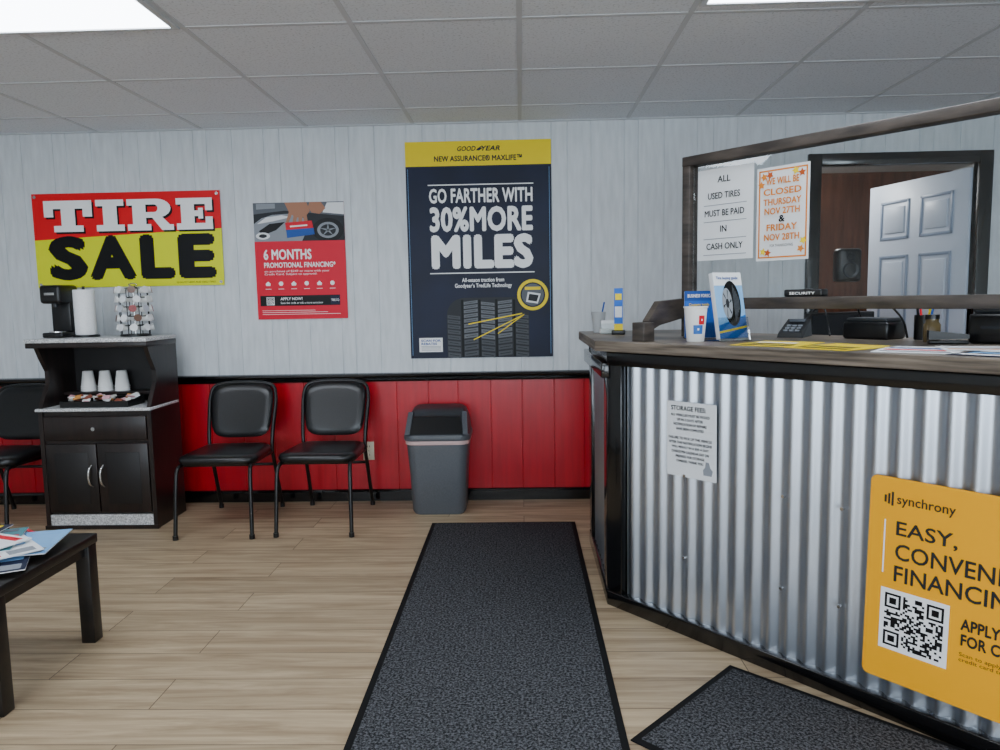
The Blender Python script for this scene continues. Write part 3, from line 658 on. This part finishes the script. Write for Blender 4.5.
text('text_apply',n,dgrey,'APPLY TODAY\nFOR CREDIT',.265,.49,.185,.265,-.001,bold=.03,M=NM)
text('text_scan',n,dgrey,'Scan to apply for the\ncredit card today',.265,.43,.135,.165,-.001,M=NM)
# ------------------------------------------------------------------ counter-top objects
ZT=1.1205
r=root('paper_cup',(.668,-1.84,ZT))
lathe('cup',r,cupw,[(0,.0),(.031,.0),(.033,.003),(.043,.128),(.046,.130),(.046,.134),(.042,.134),(.040,.125),(.030,.006),(0,.006)])
def cup_patch(nm,m,a0,a1,z0,z1,rof=.0004):
    bm=bmesh.new(); A=[];B=[]
    for i in range(9):
        t=math.radians(a0+(a1-a0)*i/8)
        for z,Ls in ((z0,A),(z1,B)):
            rr=.0335+.0097*z/.128+rof; Ls.append(bm.verts.new((rr*math.cos(t),rr*math.sin(t),z)))
    for i in range(8): bm.faces.new((A[i],A[i+1],B[i+1],B[i]))
    obj_from_bm(bm,nm,r,m)
cup_patch('print_blue',new_mat('cup_blue','#1763b8',.4),-115,-60,.030,.064); cup_patch('print_red',red,-85,-50,.066,.100)
cup_patch('dot_a',white,-92,-82,.044,.052,.0008); cup_patch('dot_b',white,-72,-64,.080,.087,.0008)
r=root('flyer_holder',(.735,-1.66,ZT),-.15)
TM=Matrix.Rotation(-.15,4,'X'); cyb=new_mat('print_cyan_blue','#1a63c4',.4)
box('flyers',r,paper,-.068,.068,-.004,.010,.004,.195,.001,M=TM); rect('flyer_face',r,cyb,-.068,.068,.004,.195,-.005,M=TM)
rect('flyer_top_band',r,new_mat('print_blue_dark','#174a9a',.4),-.068,.068,.155,.195,-.0055,M=TM)
text('flyer_text',r,white,'BUSINESS FORECAST',-.055,.055,.168,.182,-.0065,bold=.02,M=TM); text('flyer_text_2',r,yellow,'Coupons inside',-.05,.03,.130,.145,-.006,bold=.02,M=TM)
box('holder_lip',r,glass,-.07,.07,-.010,-.007,0,.07,M=TM); box('holder_foot',r,glass,-.07,.07,-.01,.08,0,.003)
r=root('brochure_holder',(.812,-1.85,ZT),.45)
TM=Matrix.Rotation(-.20,4,'X')
cb=new_mat('print_blue2','#1566b8',.4)
box('brochures',r,paper,-.068,.068,-.004,.018,.01,.265,.001,M=TM)
rect('cover',r,lblue,-.068,.068,.01,.265,-.005,M=TM); rect('cover_top',r,paper,-.068,.068,.215,.265,-.0055,M=TM)
text('cover_title',r,blue,'Tire buying guide',-.055,.05,.235,.250,-.0065,bold=.02,M=TM)
poly('cover_road',r,cb,[(-.068,.01),(.068,.01),(.068,.10),(-.068,.06)],-.0056,M=TM)
pts=ell(.008,.145,.042,.088,32); poly('cover_tire',r,tireg,pts,-.0062,M=TM); poly('cover_rim',r,grey,ell(-.014,.145,.024,.060,24),-.0066,M=TM); poly('cover_hub',r,dgrey,ell(-.014,.145,.008,.018,14),-.0074,M=TM)
for k in range(5):
    rect('cover_tread_%d'%k,r,mgrey,.018+k*.0055,.020+k*.0055,.145-.07+.011*k,.145+.07-.011*k,-.0067,M=TM)
for k in range(6):
    a=k*math.pi/3; poly('spoke_%d'%k,r,dgrey,[(-.014+.006*math.cos(a),.145+.014*math.sin(a)),(-.014+.021*math.cos(a+.15),.145+.054*math.sin(a+.15)),(-.014+.021*math.cos(a+.35),.145+.054*math.sin(a+.35))],-.007,M=TM)
poly('cover_stripe',r,yellow,[(-.068,.03),(.068,.05),(.068,.058),(-.068,.038)],-.0062,M=TM)
box('holder_lip',r,glass,-.072,.072,-.012,-.009,0,.09,M=TM); box('holder_foot',r,glass,-.072,.072,-.012,.09,0,.003)
r=root('business_card_holder',(.43,-1.12,ZT))
box('tray',r,cupw,-.05,.05,-.035,.035,0,.025,.004); box('cards',r,paper,-.044,.044,-.012,.02,.01,.062,M=Matrix.Rotation(-.15,4,'X'))
box('lip',r,glass,-.05,.05,-.038,-.035,0,.05)
r=root('plastic_cup',(.385,-1.0,ZT)); lathe('cup',r,new_mat('frosted_plastic','#b9bdc0',.3),[(0,0),(.025,0),(.037,.10),(.039,.102),(.035,.102),(.024,.004),(0,.004)])
tube('pen',r,blue,[(.0,0,.01),(.03,.01,.15)],.004,smooth=0,seg=8)
r=root('pamphlet_rack',(.455,-1.22,ZT),-.2)
rect('pamphlet_back',r,yellow,-.020,.020,.01,.215,.0,.002); rect('pamphlet_blue',r,cyb,-.020,.020,.05,.215,-.002,.001); rect('pamphlet_title',r,yellow,-.015,.015,.16,.19,-.003); rect('pamphlet_picture',r,paper,-.016,.016,.08,.13,-.003)
box('stand',r,plast_b,-.03,.03,-.02,.03,0,.02,.002)
def flat(name,t,k,w,h,rot,cols,z=0):
    v=O+D*t+NI*k; r=root(name,(v.x,v.y,ZT+z),TH+rot)
    box('sheet',r,cols[0],-w/2,w/2,-h/2,h/2,0,.0012)
    for i,c_ in enumerate(cols[1:]):
        a=-h/2+.03+i*h/4; box('print_%d'%i,r,c_,-w/2+.015,w/2-.02-.02*i,a,a+h/7,.0012,.0016)
flat('flyer',.66,.16,.22,.28,.1,[yellow,black,navy,white]); flat('flyer',.90,.13,.22,.28,-.15,[yellow,black,navy])
flat('flyer',1.14,.14,.22,.28,.2,[paper,grey,red,blue]); flat('flyer',1.38,.13,.22,.28,-.1,[navy,white,lblue,white]); flat('flyer',1.62,.14,.22,.28,.15,[lblue,navy,white,blue])
flat('flyer',1.26,.27,.22,.18,.5,[paper,orange,grey],.002)
# behind-glass equipment
v=O+D*.48+NI*.60; r=root('card_terminal',(v.x,v.y,ZT),TH+.3)
loft('base',r,plast_b,[[(-.05,-.09,0),(.05,-.09,0),(.05,.09,0),(-.05,.09,0)],[(-.045,-.088,.02),(.045,-.088,.02),(.045,.085,.07),(-.045,.085,.07)]])
box('display',r,mgrey,-.03,.03,.035,.07,.058,.070,.001)
for i in range(3):
    for j in range(3): box('key',r,grey,-.03+i*.022,-.014+i*.022,-.07+j*.03,-.055+j*.03,.024+j*.008,.032+j*.0085)
tube('cable',r,plast_b,[(.0,.09,.03),(.05,.11,.11),(.10,.08,.12),(.12,.06,.02),(.13,.02,.006)],.004,seg=6)
v=O+D*.78+NI*.63; r=root('label_printer',(v.x,v.y,ZT),TH-.1)
box('body',r,plast_b,-.09,.09,-.06,.07,0,.065,.01); box('lid',r,plast_d,-.08,.08,-.05,.06,.064,.08,.006)
tube('cable',r,plast_b,[(-.07,.05,.06),(-.08,.02,.12),(-.02,.0,.14),(.05,.02,.13),(.10,.03,.07),(.12,.02,.006)],.004,seg=6)
v=O+D*1.24+NI*.60; r=root('receipt_printer',(v.x,v.y,ZT),TH)
box('body',r,plast_b,-.10,.22,-.09,.13,0,.10,.012); box('cover',r,plast_d,-.09,.21,-.08,.10,.10,.125,.010); rect('slot_front',r,dgrey,-.06,.18,.05,.06,-.092,.002); box('paper_tongue',r,paper,0.02,.10,-.07,-.02,.125,.14)
v=O+D*.63+NI*.40; r=root('alarm_keypad',(v.x,v.y,1.2845),TH)
box('body',r,plast_b,-.075,.075,-.026,.026,.0,.028,.006); text('label',r,white,'SECURITY',-.05,.05,.008,.018,-.0285,bold=.02)
v=O+D*1.02+NI*.54; r=root('glass_jar',(v.x,v.y,ZT))
lathe('jar',r,new_mat('jar_amber','#6a5a3c',.2),[(0,0),(.025,0),(.027,.01),(.027,.06),(.021,.07),(.021,.08),(0,.08)]); cyl('cap',r,plast_b,(0,0,.08),(0,0,.095),.023)
v=O+D*.95+NI*.66; r=root('pen_cup',(v.x,v.y,ZT)); lathe('cup',r,frame_m,[(0,0),(.034,0),(.034,.09),(.031,.09),(.031,.004),(0,.004)])
for k,m_ in enumerate((blue,red,black,yellow)): tube('pen_%d'%k,r,m_,[(.01*math.cos(k*1.6),.01*math.sin(k*1.6),.006),(.034*math.cos(k*1.6),.034*math.sin(k*1.6),.145)],.004,smooth=0,seg=8)
v=O+D*1.10+NI*.46; r=root('stapler',(v.x,v.y,ZT),TH+.6); box('base',r,plast_b,-.06,.06,-.015,.015,0,.012,.004); loft('arm',r,plast_b,[[(-.06,-.013,.014),(-.06,.013,.014),(-.06,.013,.045),(-.06,-.013,.045)],[(.06,-.013,.018),(.06,.013,.018),(.06,.013,.032),(.06,-.013,.032)]])
r=root('wall_speaker',(1.99,-.07,1.36)); box('bracket',r,plast_b,-.02,.02,.03,.07,.05,.12)
box('cabinet',r,plast_b,-.07,.07,-.07,.035,0,.20,.02)
for z,rr in ((.07,.048),(.15,.025)): lathe('cone',r,plast_d,[(rr,0),(rr*.95,.006),(rr*.5,-.006),(0,-.004)],(0,0,0),24,M=Matrix.Translation((0,-.071,z))@Matrix.Rotation(math.pi/2,4,'X'))
r=root('staff_desk',(2.0,-.62,0)); box('top',r,wood_top,-.75,.75,-.28,.28,.72,.75,.004)
for sx in (-.72,.69): box('leg_panel',r,blk_wood,sx,sx+.03,-.26,.26,0,.72)
r=root('computer_monitor',(1.75,-.58,.75),.5)
box('screen_housing',r,plast_b,-.26,.26,-.02,.02,.12,.44,.008); box('screen_glass',r,new_mat('screen','#0a0f18',.1),-.245,.245,-.022,-.019,.135,.425); box('neck',r,plast_b,-.03,.03,.0,.03,.01,.15); box('foot',r,plast_b,-.11,.11,-.08,.09,0,.012,.004)
# ------------------------------------------------------------------ lights / world
def area(name,loc,rot,sx,sy_,e,col=(1,1,1)):
    l=bpy.data.lights.new(name,'AREA'); l.shape='RECTANGLE'; l.size=sx; l.size_y=sy_; l.energy=e; l.color=col
    o=bpy.data.objects.new(name,l); o.location=loc; o.rotation_euler=rot; S.collection.objects.link(o); return o
area('daylight_window_1',(-2.05,YR-.25,1.35),(math.radians(105),0,0),2.2,1.3,110,(.80,.89,1))
area('daylight_window_2',(2.4,YR-.25,1.35),(math.radians(105),0,0),1.9,1.3,110,(.80,.89,1))
area('daylight_door',(.25,YR-.25,1.0),(math.radians(105),0,0),1.3,1.8,70,(.80,.89,1))
l=bpy.data.lights.new('hallway_fill','POINT'); l.energy=30; l.shadow_soft_size=.1; lo=bpy.data.objects.new('hallway_fill',l); lo.location=(2.1,1.2,2.2); S.collection.objects.link(lo)  # unseen point light added to brighten the room behind the door
wd=bpy.data.worlds.new('World'); S.world=wd; wd.use_nodes=True
wd.node_tree.nodes['Background'].inputs[0].default_value=(.72,.84,1,1); wd.node_tree.nodes['Background'].inputs[1].default_value=1.5
# ------------------------------------------------------------------ camera
f=740; a=.0297; p_=.1037; rl=.018
fwd=Vector((-math.sin(a)*math.cos(p_), math.cos(a)*math.cos(p_), -math.sin(p_)))
r0=Vector((math.cos(a),math.sin(a),0)); u0=r0.cross(fwd)
rt=r0*math.cos(rl)-u0*math.sin(rl); up=rt.cross(fwd)
cd=bpy.data.cameras.new('camera'); cam=bpy.data.objects.new('camera',cd); S.collection.objects.link(cam)
cd.sensor_width=36; cd.sensor_fit='HORIZONTAL'; cd.lens=36*f/1000
R=Matrix((rt,up,-fwd)).transposed().to_4x4(); cam.matrix_world=Matrix.Translation((0,-4.7,1.3))@R
S.camera=cam
